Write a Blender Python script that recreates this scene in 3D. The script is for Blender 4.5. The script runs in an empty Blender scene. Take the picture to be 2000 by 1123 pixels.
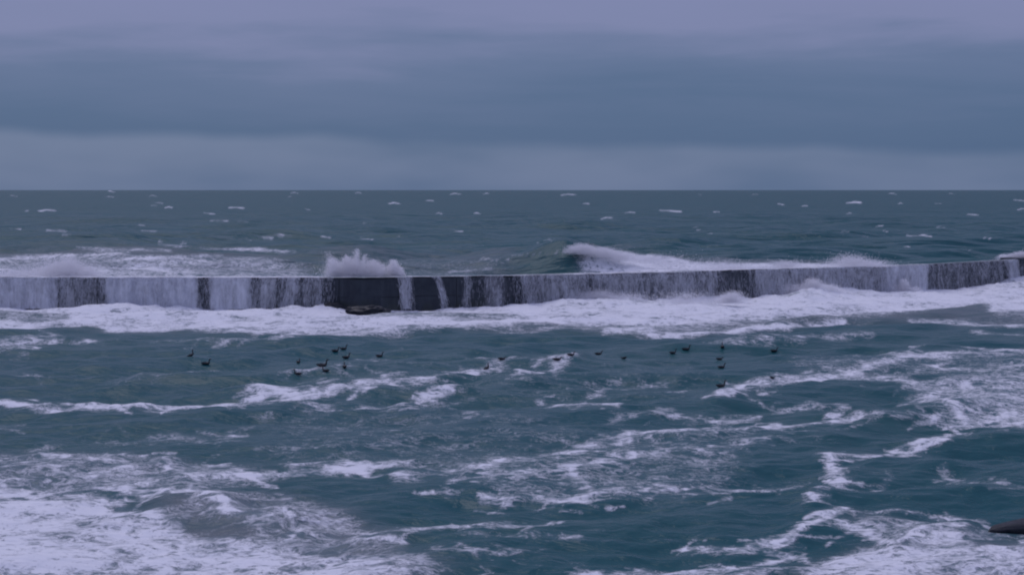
import bpy, math, random
import numpy as np
from mathutils import Vector

# ------------------------------------------------------------------ camera / light
H = 15.0            # eye height above the harbour water (m)
F = 3400.0          # focal length in photo pixels (photo 2000 x 1123)
CX, CY, HOR = 1000.0, 561.5, 371.0
PITCH = math.atan((CY - HOR) / F)
scene = bpy.context.scene
cam_d = bpy.data.cameras.new('camera'); cam = bpy.data.objects.new('camera', cam_d)
scene.collection.objects.link(cam); scene.camera = cam
cam.location = (0, 0, H); cam.rotation_euler = (math.pi / 2 - PITCH, 0, 0)
cam_d.sensor_width = 36.0; cam_d.lens = F / 2000 * 36.0
cam_d.clip_start = 0.5; cam_d.clip_end = 200000

SUN_EL, SUN_AZ = 58.0, -25.0      # degrees; azimuth from +Y (out to sea), positive to the right
SUN_STRENGTH = 0.85
sun_d = bpy.data.lights.new('sun', 'SUN'); sun = bpy.data.objects.new('sun', sun_d)
scene.collection.objects.link(sun)
sun_d.energy = SUN_STRENGTH; sun_d.angle = math.radians(40); sun_d.color = (1.0, 0.93, 0.98)
sv = Vector((math.sin(math.radians(SUN_AZ)) * math.cos(math.radians(SUN_EL)),
             math.cos(math.radians(SUN_AZ)) * math.cos(math.radians(SUN_EL)), math.sin(math.radians(SUN_EL))))
sun.rotation_euler = sv.to_track_quat('Z', 'Y').to_euler()

def lin(r, g, b, a=1.0):
    f = lambda c: (c / 255 / 12.92) if c / 255 <= 0.04045 else ((c / 255 + 0.055) / 1.055) ** 2.4
    return (f(r), f(g), f(b), a)

class NT:
    """tiny node-tree helper"""
    def __init__(s, tree): s.t = tree; s.n = tree.nodes; s.l = tree.links
    def new(s, typ, **kw):
        n = s.n.new(typ)
        for k, v in kw.items(): setattr(n, k, v)
        return n
    def put(s, sock, v):
        if isinstance(v, bpy.types.NodeSocket): s.l.new(v, sock)
        elif v is not None: sock.default_value = v
    def math(s, op, a, b=None, c=None, clamp=False):
        n = s.new('ShaderNodeMath', operation=op); n.use_clamp = clamp
        for i, v in enumerate((a, b, c)):
            if v is not None: s.put(n.inputs[i], v)
        return n.outputs[0]
    def vmath(s, op, a, b=None, scale=None):
        n = s.new('ShaderNodeVectorMath', operation=op)
        s.put(n.inputs[0], a)
        if b is not None: s.put(n.inputs[1], b)
        if scale is not None: s.put(n.inputs['Scale'], scale)
        return n.outputs[0]
    def noise(s, vec, scale, detail=3, rough=0.55, dist=0.0, color=False):
        n = s.new('ShaderNodeTexNoise')
        s.put(n.inputs['Vector'], vec); s.put(n.inputs['Scale'], scale); n.inputs['Detail'].default_value = detail
        n.inputs['Roughness'].default_value = rough; n.inputs['Distortion'].default_value = dist
        return n.outputs['Color'] if color else n.outputs[0]
    def rng(s, v, a, b, c=0.0, d=1.0, smooth=True):
        n = s.new('ShaderNodeMapRange'); n.interpolation_type = 'SMOOTHSTEP' if smooth else 'LINEAR'
        for i, q in enumerate((v, a, b, c, d)): s.put(n.inputs[i], q)
        return n.outputs[0]
    def mix(s, f, a, b, typ='MIX'):
        n = s.new('ShaderNodeMix', data_type='RGBA', blend_type=typ)
        s.put(n.inputs[0], f); s.put(n.inputs[6], a); s.put(n.inputs[7], b)
        return n.outputs[2]
    def comb(s, x, y, z):
        n = s.new('ShaderNodeCombineXYZ')
        for i, v in enumerate((x, y, z)): s.put(n.inputs[i], v)
        return n.outputs[0]
    def sep(s, v):
        n = s.new('ShaderNodeSeparateXYZ'); s.put(n.inputs[0], v); return n.outputs
    def ramp(s, v, stops):
        n = s.new('ShaderNodeValToRGB'); el = n.color_ramp.elements
        el[0].position, el[0].color = stops[0]; el[1].position, el[1].color = stops[-1]
        for p, c in stops[1:-1]:
            e = el.new(p); e.color = c
        s.put(n.inputs[0], v); return n.outputs[0]

world = bpy.data.worlds.new('World'); scene.world = world; world.use_nodes = True
w = NT(world.node_tree); w.n.clear()
wout = w.new('ShaderNodeOutputWorld'); bg = w.new('ShaderNodeBackground')
w.l.new(bg.outputs[0], wout.inputs[0])
sky = w.new('ShaderNodeTexSky', sky_type='NISHITA'); sky.sun_disc = False
sky.sun_elevation = math.radians(SUN_EL); sky.sun_rotation = math.radians(SUN_AZ)
tc = w.new('ShaderNodeTexCoord')
dx, dy, dz = w.sep(tc.outputs['Generated'])[:3]
elev = w.math('MULTIPLY', w.math('ARCSINE', dz), 180 / math.pi)
azim = w.math('MULTIPLY', w.math('ARCTAN2', dx, dy), 180 / math.pi)
# layered overcast: strata wobble with noise stretched along the horizon
soft = w.noise(w.comb(w.math('MULTIPLY', azim, 0.055), w.math('MULTIPLY', elev, 0.30), 3.7), 1.0, 5, 0.55)
wisp = w.noise(w.comb(w.math('MULTIPLY', azim, 0.10), w.math('MULTIPLY', elev, 0.85), 11.3), 1.0, 4, 0.5, 0.4)
e2 = w.math('ADD', elev, w.math('MULTIPLY', w.math('SUBTRACT', soft, 0.5), 4.2))
e2 = w.math('ADD', e2, w.math('MULTIPLY', w.math('SUBTRACT', wisp, 0.5), 2.6))
e2 = w.math('SUBTRACT', e2, w.math('MULTIPLY', azim, 0.012))
upper = w.ramp(w.math('DIVIDE', w.math('MAXIMUM', e2, 0.0), 90.0), [
    (0.0, lin(70, 97, 134)), (0.026, lin(75, 100, 137)), (0.048, lin(93, 111, 148)),
    (0.062, lin(120, 128, 167)), (0.11, lin(130, 135, 177)), (0.25, lin(150, 153, 197)), (1.0, lin(176, 178, 222))])
low_edge = w.math('ADD', 1.55, w.math('MULTIPLY', w.math('SUBTRACT', w.noise(w.comb(w.math('MULTIPLY', azim, 0.12), 5.1, 0), 1.0, 3), 0.5), 1.1))
low_edge = w.math('SUBTRACT', low_edge, w.math('MULTIPLY', azim, 0.022))
lowmask = w.rng(w.math('SUBTRACT', elev, low_edge), -0.28, 0.22, 1.0, 0.0)
lowcol = w.mix(w.rng(w.noise(w.comb(w.math('MULTIPLY', azim, 0.09), w.math('MULTIPLY', elev, 0.3), 8.0), 1.0, 3), 0.35, 0.7),
               lin(103, 120, 153), lin(82, 105, 140))
cloud = w.mix(lowmask, upper, lowcol)
blueness = w.mix(0.05, cloud, w.vmath('SCALE', sky.outputs[0], scale=0.10))
w.put(bg.inputs['Color'], blueness); bg.inputs['Strength'].default_value = 1.0
WORLD_BG = bg

scene.view_settings.view_transform = 'Standard'; scene.view_settings.look = 'None'
scene.view_settings.exposure = 0.0; scene.view_settings.gamma = 1.0
scene.render.engine = 'CYCLES'
scene.cycles.use_denoising = True
scene.cycles.max_bounces = 12; scene.cycles.diffuse_bounces = 8; scene.cycles.transmission_bounces = 8; scene.cycles.transparent_max_bounces = 12
scene.cycles.filter_width = 2.1

# ------------------------------------------------------------------ helpers
rs = np.random.RandomState(7)
random.seed(4)
COL = scene.collection

def to_world(x, y, z=0.0):
    """photo pixel -> point where its sight line meets the level z"""
    sp, cp = math.sin(PITCH), math.cos(PITCH)
    a, b = (x - CX), (CY - y)
    d = (a, F * cp + b * sp, -F * sp + b * cp)
    t = (z - H) / d[2]
    return np.array((d[0] * t, d[1] * t, z))

def at_depth(x, y, Y):
    """photo pixel -> point at the distance Y (m) out to sea"""
    sp, cp = math.sin(PITCH), math.cos(PITCH)
    a, b = (x - CX), (CY - y)
    d = (a, F * cp + b * sp, -F * sp + b * cp)
    t = Y / d[1]
    return np.array((d[0] * t, Y, H + d[2] * t))

def to_photo(X, Y, Z):
    sp, cp = math.sin(PITCH), math.cos(PITCH)
    zz = Z - H
    dep = Y * cp - zz * sp
    up = Y * sp + zz * cp
    return CX + F * X / dep, CY - F * up / dep

def hash2(ix, iy, seed):
    n = (ix.astype(np.int64) * 374761393 + iy.astype(np.int64) * 668265263 + seed * 1442695041) & 0xffffffff
    n = ((n ^ (n >> 13)) * 1274126177) & 0xffffffff
    n = n ^ (n >> 16)
    return (n & 0xffffff) / float(0xffffff)

def vnoise(x, y, seed=0):
    ix, iy = np.floor(x), np.floor(y)
    fx, fy = x - ix, y - iy
    fx = fx * fx * fx * (fx * (fx * 6 - 15) + 10); fy = fy * fy * fy * (fy * (fy * 6 - 15) + 10)
    a = hash2(ix, iy, seed); b = hash2(ix + 1, iy, seed); c = hash2(ix, iy + 1, seed); d = hash2(ix + 1, iy + 1, seed)
    return (a + (b - a) * fx) * (1 - fy) + (c + (d - c) * fx) * fy

def fbm(x, y, seed=0, octv=4):
    s = 0; a = 0.5; t = 0
    for i in range(octv):
        s = s + a * vnoise(x, y, seed + i * 17); t += a
        x, y, a = x * 2.03 + 5.1, y * 2.03 + 1.7, a * 0.5
    return s / t

def sstep(a, b, x):
    t = np.clip((x - a) / (b - a), 0, 1); return t * t * (3 - 2 * t)

def mesh_from(name, V, Fc, smooth=True):
    V = np.ascontiguousarray(V, dtype=np.float32); Fc = np.ascontiguousarray(Fc, dtype=np.int32)
    me = bpy.data.meshes.new(name); k = Fc.shape[1]
    me.vertices.add(len(V)); me.vertices.foreach_set('co', V.ravel())
    me.loops.add(Fc.size); me.loops.foreach_set('vertex_index', Fc.ravel())
    me.polygons.add(len(Fc)); me.polygons.foreach_set('loop_start', np.arange(0, Fc.size, k, dtype=np.int32))
    me.polygons.foreach_set('use_smooth', np.full(len(Fc), smooth))
    me.update(calc_edges=True); me.validate()
    return me

def link(name, me, mat=None, parent=None, **props):
    o = bpy.data.objects.new(name, me); COL.objects.link(o)
    if mat is not None and me is not None: me.materials.append(mat)
    if parent is not None: o.parent = parent
    for k, v in props.items(): o[k] = v
    return o

def grid_faces(nr, nc):
    i = np.arange(nr - 1)[:, None] * nc + np.arange(nc - 1)[None, :]
    return np.stack([i, i + 1, i + nc + 1, i + nc], -1).reshape(-1, 4)

def fattr(me, name, vals):
    a = me.attributes.new(name, 'FLOAT', 'POINT'); a.data.foreach_set('value', np.ascontiguousarray(vals, dtype=np.float32).ravel())

# ------------------------------------------------------------------ the wall line
BASE = [(-700, 600), (-250, 600), (0, 601), (400, 603), (700, 605), (1000, 601), (1300, 592), (1480, 585), (1700, 577),
        (1830, 571), (1950, 562), (1995, 558), (2200, 540), (2700, 515)]
BW = np.array([to_world(*p) for p in BASE])
def wall_depth(u):                       # u = X / Y
    return 1.0 / np.interp(u, BW[:, 0] / BW[:, 1], 1.0 / BW[:, 1])
U_TOP = np.array([(x - CX) / F for x in (-700, 0, 1000, 1800, 2700)])
def wall_top(u):
    return np.interp(u, U_TOP, [3.75, 3.80, 3.98, 4.05, 4.1])

# ------------------------------------------------------------------ foam layout (photo pixels -> water surface)
RS = 0.5; RW, RH, RY0 = 1000, 400, 360.0
gy, gx = np.mgrid[0:RH, 0:RW]; GX = gx / RS; GY = gy / RS + RY0
foam = np.zeros((RH, RW)); hump = np.zeros((RH, RW)); murk = np.zeros((RH, RW))
MOD = 0.62 + 0.76 * fbm(GX / 22, GY / 6, 91, 3)          # uneven thickness along every foam line
def stroke(pts, wd, val, h=0.0, even=False):
    """a foam line; works only on the window it touches"""
    m = 4 * (wd * 1.8 + 4)
    x0 = int(max(0, (min(p[0] for p in pts) - 2 * m) * RS)); x1 = int(min(RW, (max(p[0] for p in pts) + 2 * m) * RS + 1))
    y0 = int(max(0, (min(p[1] for p in pts) - m - RY0) * RS)); y1 = int(min(RH, (max(p[1] for p in pts) + m - RY0) * RS + 1))
    if x1 <= x0 or y1 <= y0: return
    sl = (slice(y0, y1), slice(x0, x1)); gx_, gy_ = GX[sl], GY[sl]; ax = 0.5
    d = np.full(gx_.shape, 1e9)
    for p, q in zip(pts[:-1], pts[1:]):
        px, py = (gx_ - p[0]) * ax, gy_ - p[1]; vx, vy = (q[0] - p[0]) * ax, q[1] - p[1]
        t = np.clip((px * vx + py * vy) / (vx * vx + vy * vy + 1e-6), 0, 1)
        d = np.minimum(d, np.hypot(px - t * vx, py - t * vy))
    g = np.exp(-(d / wd) ** 2) * val * (1.0 if even else MOD[sl])
    f = foam[sl]; foam[sl] = np.maximum(f, g) + 0.25 * np.minimum(f, g)
    if h: hump[sl] = np.maximum(hump[sl], h * np.exp(-(d / (wd * 1.8 + 4)) ** 2))
def feathers(pts, wd, val, h=0.0):
    """torn shreds of foam drawn out beside a line"""
    for p, q in zip(pts[:-1], pts[1:]):
        for _ in range(1 + int(abs(q[0] - p[0]) / 22 + abs(q[1] - p[1]) / 8)):
            t = rs.rand(); x = p[0] + (q[0] - p[0]) * t + rs.normal(0, 14); y = p[1] + (q[1] - p[1]) * t + rs.normal(0, wd * 1.3)
            L = rs.uniform(8, 36); sl_ = rs.normal(-0.05, 0.16) * L
            stroke([(x - L, y - sl_), (x - L * .2, y + rs.normal(0, 1.5)), (x + L, y + sl_)], rs.uniform(1.6, 2.8), val * rs.uniform(.65, 1.0))
def blur(a, r, rx=None):
    for ax, r in ((0, r), (1, rx or r)):
        k = np.exp(-np.linspace(-2, 2, 2 * r + 1) ** 2); k /= k.sum()
        b = np.pad(a, [(r, r) if i == ax else (0, 0) for i in (0, 1)], mode='edge')
        a = sum(k[j] * np.take(b, np.arange(j, j + a.shape[ax]), axis=ax) for j in range(2 * r + 1))
    return a
def poly_mask(pts):
    m = np.zeros((RH, RW), bool); n = len(pts)
    for i in range(n):
        (x0, y0), (x1, y1) = pts[i], pts[(i + 1) % n]
        c = ((y0 > GY) != (y1 > GY)); xi = (x1 - x0) * (GY - y0) / ((y1 - y0) if y1 != y0 else 1e-6) + x0
        m ^= c & (GX < xi)
    return m.astype(float)
def patch(pts, val, r=8, mk=0.0):
    global foam, murk
    g = blur(poly_mask(pts), max(2, r // 2), r * 3)
    foam = np.maximum(foam, g * val * (0.8 + 0.4 * MOD))
    if mk: murk = np.maximum(murk, mk * g)
def hole(pts, r=5, amt=1.0):
    global foam
    foam = foam * (1 - amt * blur(poly_mask(pts), r))

# -- white water at the foot of the wall
xs = np.array([-50, 0, 80, 200, 300, 430, 560, 650, 760, 870, 1000, 1170, 1300, 1380, 1480, 1600, 1700, 1850, 2050])
lo = np.array([644, 645, 641, 643, 650, 652, 650, 655, 652, 645, 645, 652, 662, 655, 645, 637, 632, 634, 640])
bx = np.array([p[0] for p in BASE]); by = np.array([p[1] for p in BASE])
LOW = np.interp(GX, xs, lo); BAS = np.interp(GX, bx, by)
wig = (fbm(GX / 60, GY / 14, 3) - 0.5) * 10
front = sstep(LOW + 2 + wig * 0.4, LOW - 3 + wig * 0.4, GY) * sstep(BAS - 9, BAS - 5, GY)
t = (GY - BAS) / np.maximum(LOW - BAS, 1)
streaky = np.interp(GX, [0, 700, 1100, 1250, 1500, 2000], [0.10, 0.20, 0.45, 0.62, 0.70, 0.75])
dens = 0.98 - streaky * sstep(0.45, 0.95, t)
dens = dens * (0.58 + 0.74 * fbm(GX / 60, GY / 4.5, 23, 4)) + 0.10 * sstep(0.35, 0.0, t)
foam = np.maximum(foam, front * dens)
murk = np.maximum(murk, front * 0.8)
hole([(0, 612), (40, 610), (140, 614), (130, 626), (60, 632), (0, 628)], 4, 0.5)
hole([(700, 612), (1000, 612), (1080, 618), (900, 622), (720, 620)], 3, 0.4)
hole([(1000, 632), (1300, 630), (1330, 638), (1000, 642)], 3, 0.35)
hole([(1640, 624), (1830, 606), (1900, 596), (1940, 604), (1945, 622), (1800, 632)], 4, 0.8)
stroke([(880, 632), (1100, 628), (1250, 626)], 4, 0.8)
stroke([(700, 640), (900, 630), (1000, 626)], 4, 0.85)
stroke([(1180, 650), (1270, 652), (1300, 658), (1390, 650), (1500, 640), (1650, 632)], 4, 0.85, 0.15)
stroke([(1370, 672), (1500, 670), (1600, 662), (1700, 655)], 4, 0.55)
stroke([(1780, 628), (1880, 632), (2000, 640)], 4, 0.7)
stroke([(1900, 645), (2000, 655)], 4, 0.5)
stroke([(1940, 608), (1990, 600)], 7, 0.85, 0.3)
stroke([(550, 662), (700, 655), (860, 645)], 4, 0.65)
# -- harbour
for a in [
    ([(0, 676), (60, 669), (102, 664)], 8, .68, .2), ([(0, 690), (70, 684)], 4, .5), ([(100, 673), (190, 668)], 3, .5),
    ([(300, 670), (480, 668), (560, 660)], 3, .45), ([(170, 668), (250, 664)], 3, .35), ([(545, 732), (620, 728), (690, 721)], 3, .5),
    ([(705, 701), (765, 696)], 3, .5), ([(40, 738), (95, 734)], 3, .45), ([(250, 748), (420, 738)], 3, .35),
    ([(0, 797), (60, 800), (120, 806), (200, 803), (300, 799), (390, 804), (450, 796), (560, 786), (640, 777), (700, 766), (770, 756)], 6, .78, .32),
    ([(150, 796), (260, 792), (340, 790), (400, 800)], 4, .5), ([(270, 806), (340, 812)], 3, .4),
    ([(490, 765), (560, 770), (620, 762), (700, 752), (760, 744), (840, 748)], 9, .66, .35),
    ([(800, 750), (850, 760), (880, 772), (830, 780), (790, 795)], 6, .55, .15), ([(440, 806), (560, 797), (690, 804)], 4, .45),
    ([(690, 803), (790, 796), (880, 774)], 5, .4), ([(830, 740), (900, 732), (950, 718), (1005, 703)], 4, .56, .15),
    ([(1022, 736), (1060, 728), (1095, 714), (1122, 704)], 8, .68, .35), ([(1000, 742), (1060, 735)], 4, .45),
    ([(1045, 780), (1075, 795), (1130, 800), (1210, 797)], 5, .66, .15), ([(1130, 762), (1190, 752), (1300, 745)], 4, .42),
    ([(1300, 765), (1340, 760)], 5, .45), ([(1150, 775), (1190, 760)], 4, .42), ([(1000, 790), (1060, 800)], 4, .38),
    ([(300, 851), (400, 849), (480, 845)], 5, .5), ([(170, 858), (330, 860), (470, 862)], 7, .36), ([(60, 880), (130, 862)], 5, .3),
    ([(0, 833), (40, 832)], 4, .45), ([(640, 834), (740, 838), (800, 836)], 3, .42), ([(880, 820), (960, 800), (1010, 790)], 4, .38),
    ([(730, 876), (780, 868)], 5, .4), ([(500, 880), (600, 878), (690, 872)], 5, .32),
    ([(85, 890), (130, 897), (180, 894), (240, 893)], 6, .7, .15), ([(170, 904), (225, 915), (265, 914)], 5, .6),
    ([(320, 903), (335, 922), (360, 934), (430, 938), (500, 934), (600, 926), (700, 915), (800, 912)], 7, .68, .3),
    ([(385, 925), (410, 905), (450, 912), (480, 930)], 7, .6), ([(250, 925), (320, 918)], 5, .45), ([(560, 915), (680, 910)], 5, .5),
    ([(0, 915), (60, 910), (120, 905)], 6, .6), ([(230, 960), (310, 942)], 5, .55), ([(40, 935), (110, 922), (190, 930)], 6, .5),
    ([(330, 985), (352, 974), (376, 967), (425, 985), (440, 1008)], 10, .82, .45), ([(250, 965), (310, 960), (360, 945)], 5, .5),
    ([(430, 1008), (500, 1020), (560, 1014), (590, 1034), (570, 1050)], 8, .66, .25), ([(490, 985), (560, 975), (590, 972)], 4, .4),
    ([(700, 1050), (800, 1040), (900, 1030), (1000, 1026), (1100, 1022)], 7, .6, .25), ([(850, 1082), (935, 1098), (1010, 1090)], 6, .45),
    ([(560, 1075), (680, 1055), (780, 1062)], 9, .62), ([(900, 1050), (1000, 1060), (1130, 1060)], 8, .38),
    ([(780, 934), (880, 928), (960, 915), (1040, 898), (1110, 882), (1200, 866), (1300, 850), (1400, 842)], 12, .56, .3),
    ([(880, 944), (960, 941), (1040, 932), (1120, 922), (1200, 900), (1300, 890)], 8, .56), ([(1130, 868), (1200, 858), (1300, 838), (1400, 832)], 7, .5),
    ([(940, 975), (1060, 972), (1110, 976), (1180, 965), (1210, 955)], 7, .62, .2), ([(1200, 970), (1290, 950), (1370, 962), (1440, 955)], 8, .58, .2),
    ([(1110, 925), (1150, 945), (1160, 965)], 7, .5), ([(810, 972), (880, 970)], 3, .45), ([(1290, 880), (1400, 878), (1500, 862)], 9, .45),
    ([(1190, 820), (1290, 810), (1390, 815)], 4, .42), ([(1400, 835), (1500, 838), (1590, 832), (1680, 824)], 5, .66, .2), ([(1400, 817), (1480, 812)], 6, .5),
    ([(1680, 825), (1800, 820), (1880, 826)], 4, .5), ([(1510, 796), (1590, 786), (1660, 787)], 4, .5, .1), ([(1320, 850), (1400, 830)], 9, .5),
    ([(1400, 784), (1440, 765), (1470, 750), (1550, 745), (1620, 742), (1690, 722), (1780, 702), (1880, 696), (2000, 690)], 7, .68, .35),
    ([(1430, 775), (1530, 757), (1600, 752)], 6, .5), ([(1600, 744), (1730, 744), (1800, 754), (1900, 750), (2000, 732)], 6, .56, .2),
    ([(1800, 780), (1850, 800), (1890, 822), (1940, 818), (2000, 826)], 11, .74, .2), ([(1820, 770), (1900, 760), (2000, 752)], 8, .55),
    ([(1780, 705), (1850, 720), (1920, 725), (2000, 712)], 8, .5), ([(1850, 850), (1905, 842), (1895, 852)], 4, .5),
    ([(1618, 900), (1626, 920), (1645, 940), (1628, 962), (1590, 990)], 10, .70, .35), ([(1625, 893), (1690, 892), (1760, 888), (1800, 868), (1840, 860)], 6, .66, .25),
    ([(1680, 960), (1720, 948), (1740, 930)], 5, .45), ([(1800, 870), (1870, 848)], 5, .45), ([(1840, 918), (1870, 940), (1910, 952), (2000, 962)], 5, .5),
    ([(1580, 712), (1650, 705)], 4, .3), ([(1450, 870), (1600, 860)], 6, .3), ([(1480, 950), (1560, 942)], 6, .36), ([(1350, 935), (1420, 945), (1500, 945)], 6, .4),
    ([(1375, 1068), (1450, 1068), (1530, 1050), (1590, 1030), (1640, 1008), (1660, 1000)], 7, .66, .25), ([(1500, 1068), (1560, 1074), (1575, 1085)], 7, .62),
    ([(1640, 1028), (1700, 1040), (1740, 1062)], 9, .66), ([(1800, 1004), (1880, 1006), (1930, 1020)], 4, .5), ([(1700, 1005), (1760, 1004)], 4, .42),
    ([(1290, 1118), (1380, 1105), (1460, 1098), (1500, 1085)], 8, .62), ([(1110, 1120), (1200, 1112), (1300, 1100)], 6, .5), ([(1330, 1060), (1400, 1075)], 5, .4),
    ([(1760, 1062), (1790, 1042), (1830, 1034), (1880, 1030)], 7, .75, .3)]:
    stroke(*a); feathers(*a)
patch([(850, 930), (1000, 890), (1250, 850), (1500, 836), (1420, 950), (1340, 965), (1130, 982), (950, 972)], .32, 14)
patch([(1760, 760), (1850, 740), (2010, 728), (2010, 832), (1900, 832), (1820, 812)], .50, 10)
patch([(1500, 700), (1900, 690), (2010, 690), (2010, 740), (1600, 748)], .30, 12)
patch([(0, 880), (200, 885), (480, 905), (560, 935), (420, 965), (0, 960)], .40, 14, .4)
patch([(-10, 945), (60, 962), (150, 985), (260, 1000), (340, 1012), (430, 1035), (560, 1050), (610, 1075), (700, 1078), (830, 1095), (870, 1130), (-10, 1130)], .66, 26, 1.0)
patch([(-10, 975), (110, 1000), (250, 1030), (300, 1130), (-10, 1130)], .80, 34, 1.0)
patch([(300, 960), (600, 970), (760, 1040), (820, 1130), (300, 1130)], .40, 20, 1.0)
hole([(230, 990), (330, 975), (372, 985), (350, 1000), (260, 1008)], 5, 0.65)
hole([(370, 1010), (470, 1022), (500, 1042), (440, 1050), (350, 1035)], 5, 0.55)
for a in [([(0, 948), (70, 958), (150, 975), (230, 985)], 11, .72), ([(60, 985), (180, 1000), (300, 1012)], 10, .75), ([(180, 955), (280, 970), (340, 965)], 6, .6)]:
    stroke(*a); feathers(*a)
patch([(1540, 1130), (1580, 1095), (1680, 1055), (1760, 1066), (1800, 1042), (1880, 1036), (1920, 1065), (2010, 1052), (2010, 1130)], .66, 12, .9)
patch([(1060, 1130), (1200, 1110), (1500, 1090), (1560, 1130)], .5, 10)
patch([(1640, 1010), (1740, 1010), (2010, 1040), (2010, 1060), (1740, 1060)], .42, 10, .5)
hole([(1890, 1055), (1990, 1045), (1990, 1068), (1910, 1072)], 4, 0.6)
patch([(560, 690), (1450, 690), (1450, 800), (500, 800)], .17, 30)
patch([(480, 800), (1000, 800), (1500, 900), (1400, 1000), (500, 900)], .22, 30)
# -- open sea beyond the wall
patch([(-10, 498), (150, 494), (330, 498), (540, 502), (610, 520), (610, 545), (-10, 548)], .44, 9, .8)
patch([(-10, 515), (300, 515), (420, 530), (420, 548), (-10, 548)], .54, 7, 1.0)
patch([(600, 500), (1010, 505), (1010, 540), (600, 545)], .22, 12, .5)
patch([(1138, 489), (1230, 498), (1330, 510), (1460, 516), (1730, 514), (1740, 530), (1140, 535)], .86, 8, .8)
for a in [([(0, 508), (120, 500), (250, 494)], 4, .75), ([(310, 478), (420, 486), (560, 492)], 3, .6), ([(440, 487), (500, 486), (575, 492)], 3, .75, .3),
          ([(150, 485), (330, 490)], 4, .6), ([(250, 505), (430, 498)], 5, .6), ([(250, 520), (400, 510)], 5, .7),
          ([(1000, 500), (1060, 497), (1110, 490)], 3, .42), ([(1115, 486), (1140, 481), (1190, 490), (1230, 498), (1300, 504), (1340, 511)], 4, .95),
          ([(940, 505), (990, 508)], 3, .5), ([(880, 530), (960, 524)], 3, .5), ([(1960, 500), (2000, 495)], 5, .9)]:
    stroke(*a)
caps = [(92, 411, 16), (30, 447, 10), (110, 452, 18), (130, 459, 8), (215, 385, 7), (275, 441, 8), (290, 452, 14), (475, 432, 9), (462, 406, 14), (410, 418, 10),
        (428, 431, 18), (552, 460, 18), (522, 466, 12), (484, 468, 7), (635, 463, 9), (716, 467, 11), (766, 461, 13), (575, 377, 7), (770, 397, 10), (840, 392, 7),
        (858, 417, 5), (932, 417, 6), (1110, 380, 13), (1230, 415, 10), (1310, 413, 20), (1070, 469, 8), (1145, 398, 5), (1185, 426, 10), (1668, 396, 14), (1795, 460, 22),
        (1990, 392, 9), (1996, 408, 7), (1900, 420, 10), (890, 379, 10), (895, 452, 8), (1930, 466, 8), (218, 375, 5), (950, 378, 5), (1400, 414, 6), (1650, 452, 8), (1525, 400, 5), (330, 405, 6), (700, 377, 5)]
for i in range(34):
    caps.append((rs.uniform(0, 2000), HOR + 8 + 110 * rs.rand() ** 1.3, rs.uniform(3, 7)))
for i, (x, y, wd) in enumerate(caps):
    dwn = rs.uniform(-2, 2); big = i < 43
    stroke([(x - wd, y + dwn), (x, y - 0.8), (x + wd, y + 0.8)], 1.0 + wd * 0.04, (.86 if big else .66) * (0.86 if y < 388 else 1.0))
foam = blur(foam, 1); hump = blur(hump, 2); murk = blur(murk, 6)

def sample(arr, X, Y, Z, jx=10.0, jy=2.5):
    px, py = to_photo(X, Y, Z)
    px = px + (fbm(X * 0.35, Y * 0.2, 41, 3) - 0.5) * jx * 2
    py = py + (fbm(X * 0.35, Y * 0.2, 77, 3) - 0.5) * jy * 2
    px = np.abs(px); px = 1999 - np.abs(1999 - px)            # carry on mirrored outside the photo
    py = 1120 - np.abs(1120 - py)
    a = np.clip(px * RS, 0, RW - 1.001); b = np.clip((py - RY0) * RS, 0, RH - 1.001)
    i, j = b.astype(int), a.astype(int); fi, fj = b - i, a - j
    return (arr[i, j] * (1 - fj) + arr[i, j + 1] * fj) * (1 - fi) + (arr[i + 1, j] * (1 - fj) + arr[i + 1, j + 1] * fj) * fi

# ------------------------------------------------------------------ waves
def make_waves(n, l0, l1, rms, mean_deg, spread, seed):
    r = np.random.RandomState(seed)
    lam = np.exp(np.linspace(math.log(l0), math.log(l1), n)) * r.uniform(0.93, 1.07, n)
    ang = np.radians(mean_deg + r.normal(0, spread, n))
    amp = lam ** 1.05; amp *= rms / math.sqrt((amp ** 2).sum() / 2)
    return lam, np.sin(ang), -np.cos(ang), amp, r.uniform(0, 6.283, n)
WH = make_waves(60, 1.1, 17, 0.20, 18, 34, 5)
WO = make_waves(80, 5, 75, 1.0, 8, 28, 9)
def wave_z(X, Y, W, dyn):
    z = np.zeros_like(X)
    for l, sx, sy, a, p in zip(*W):
        k = 2 * math.pi / l
        att = 1 - sstep(0.18, 0.42, dyn / l)
        s = np.sin(k * (X * sx + Y * sy) + p)
        z += a * att * (s + 0.28 * (s * s - 0.5))
    return z
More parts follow.
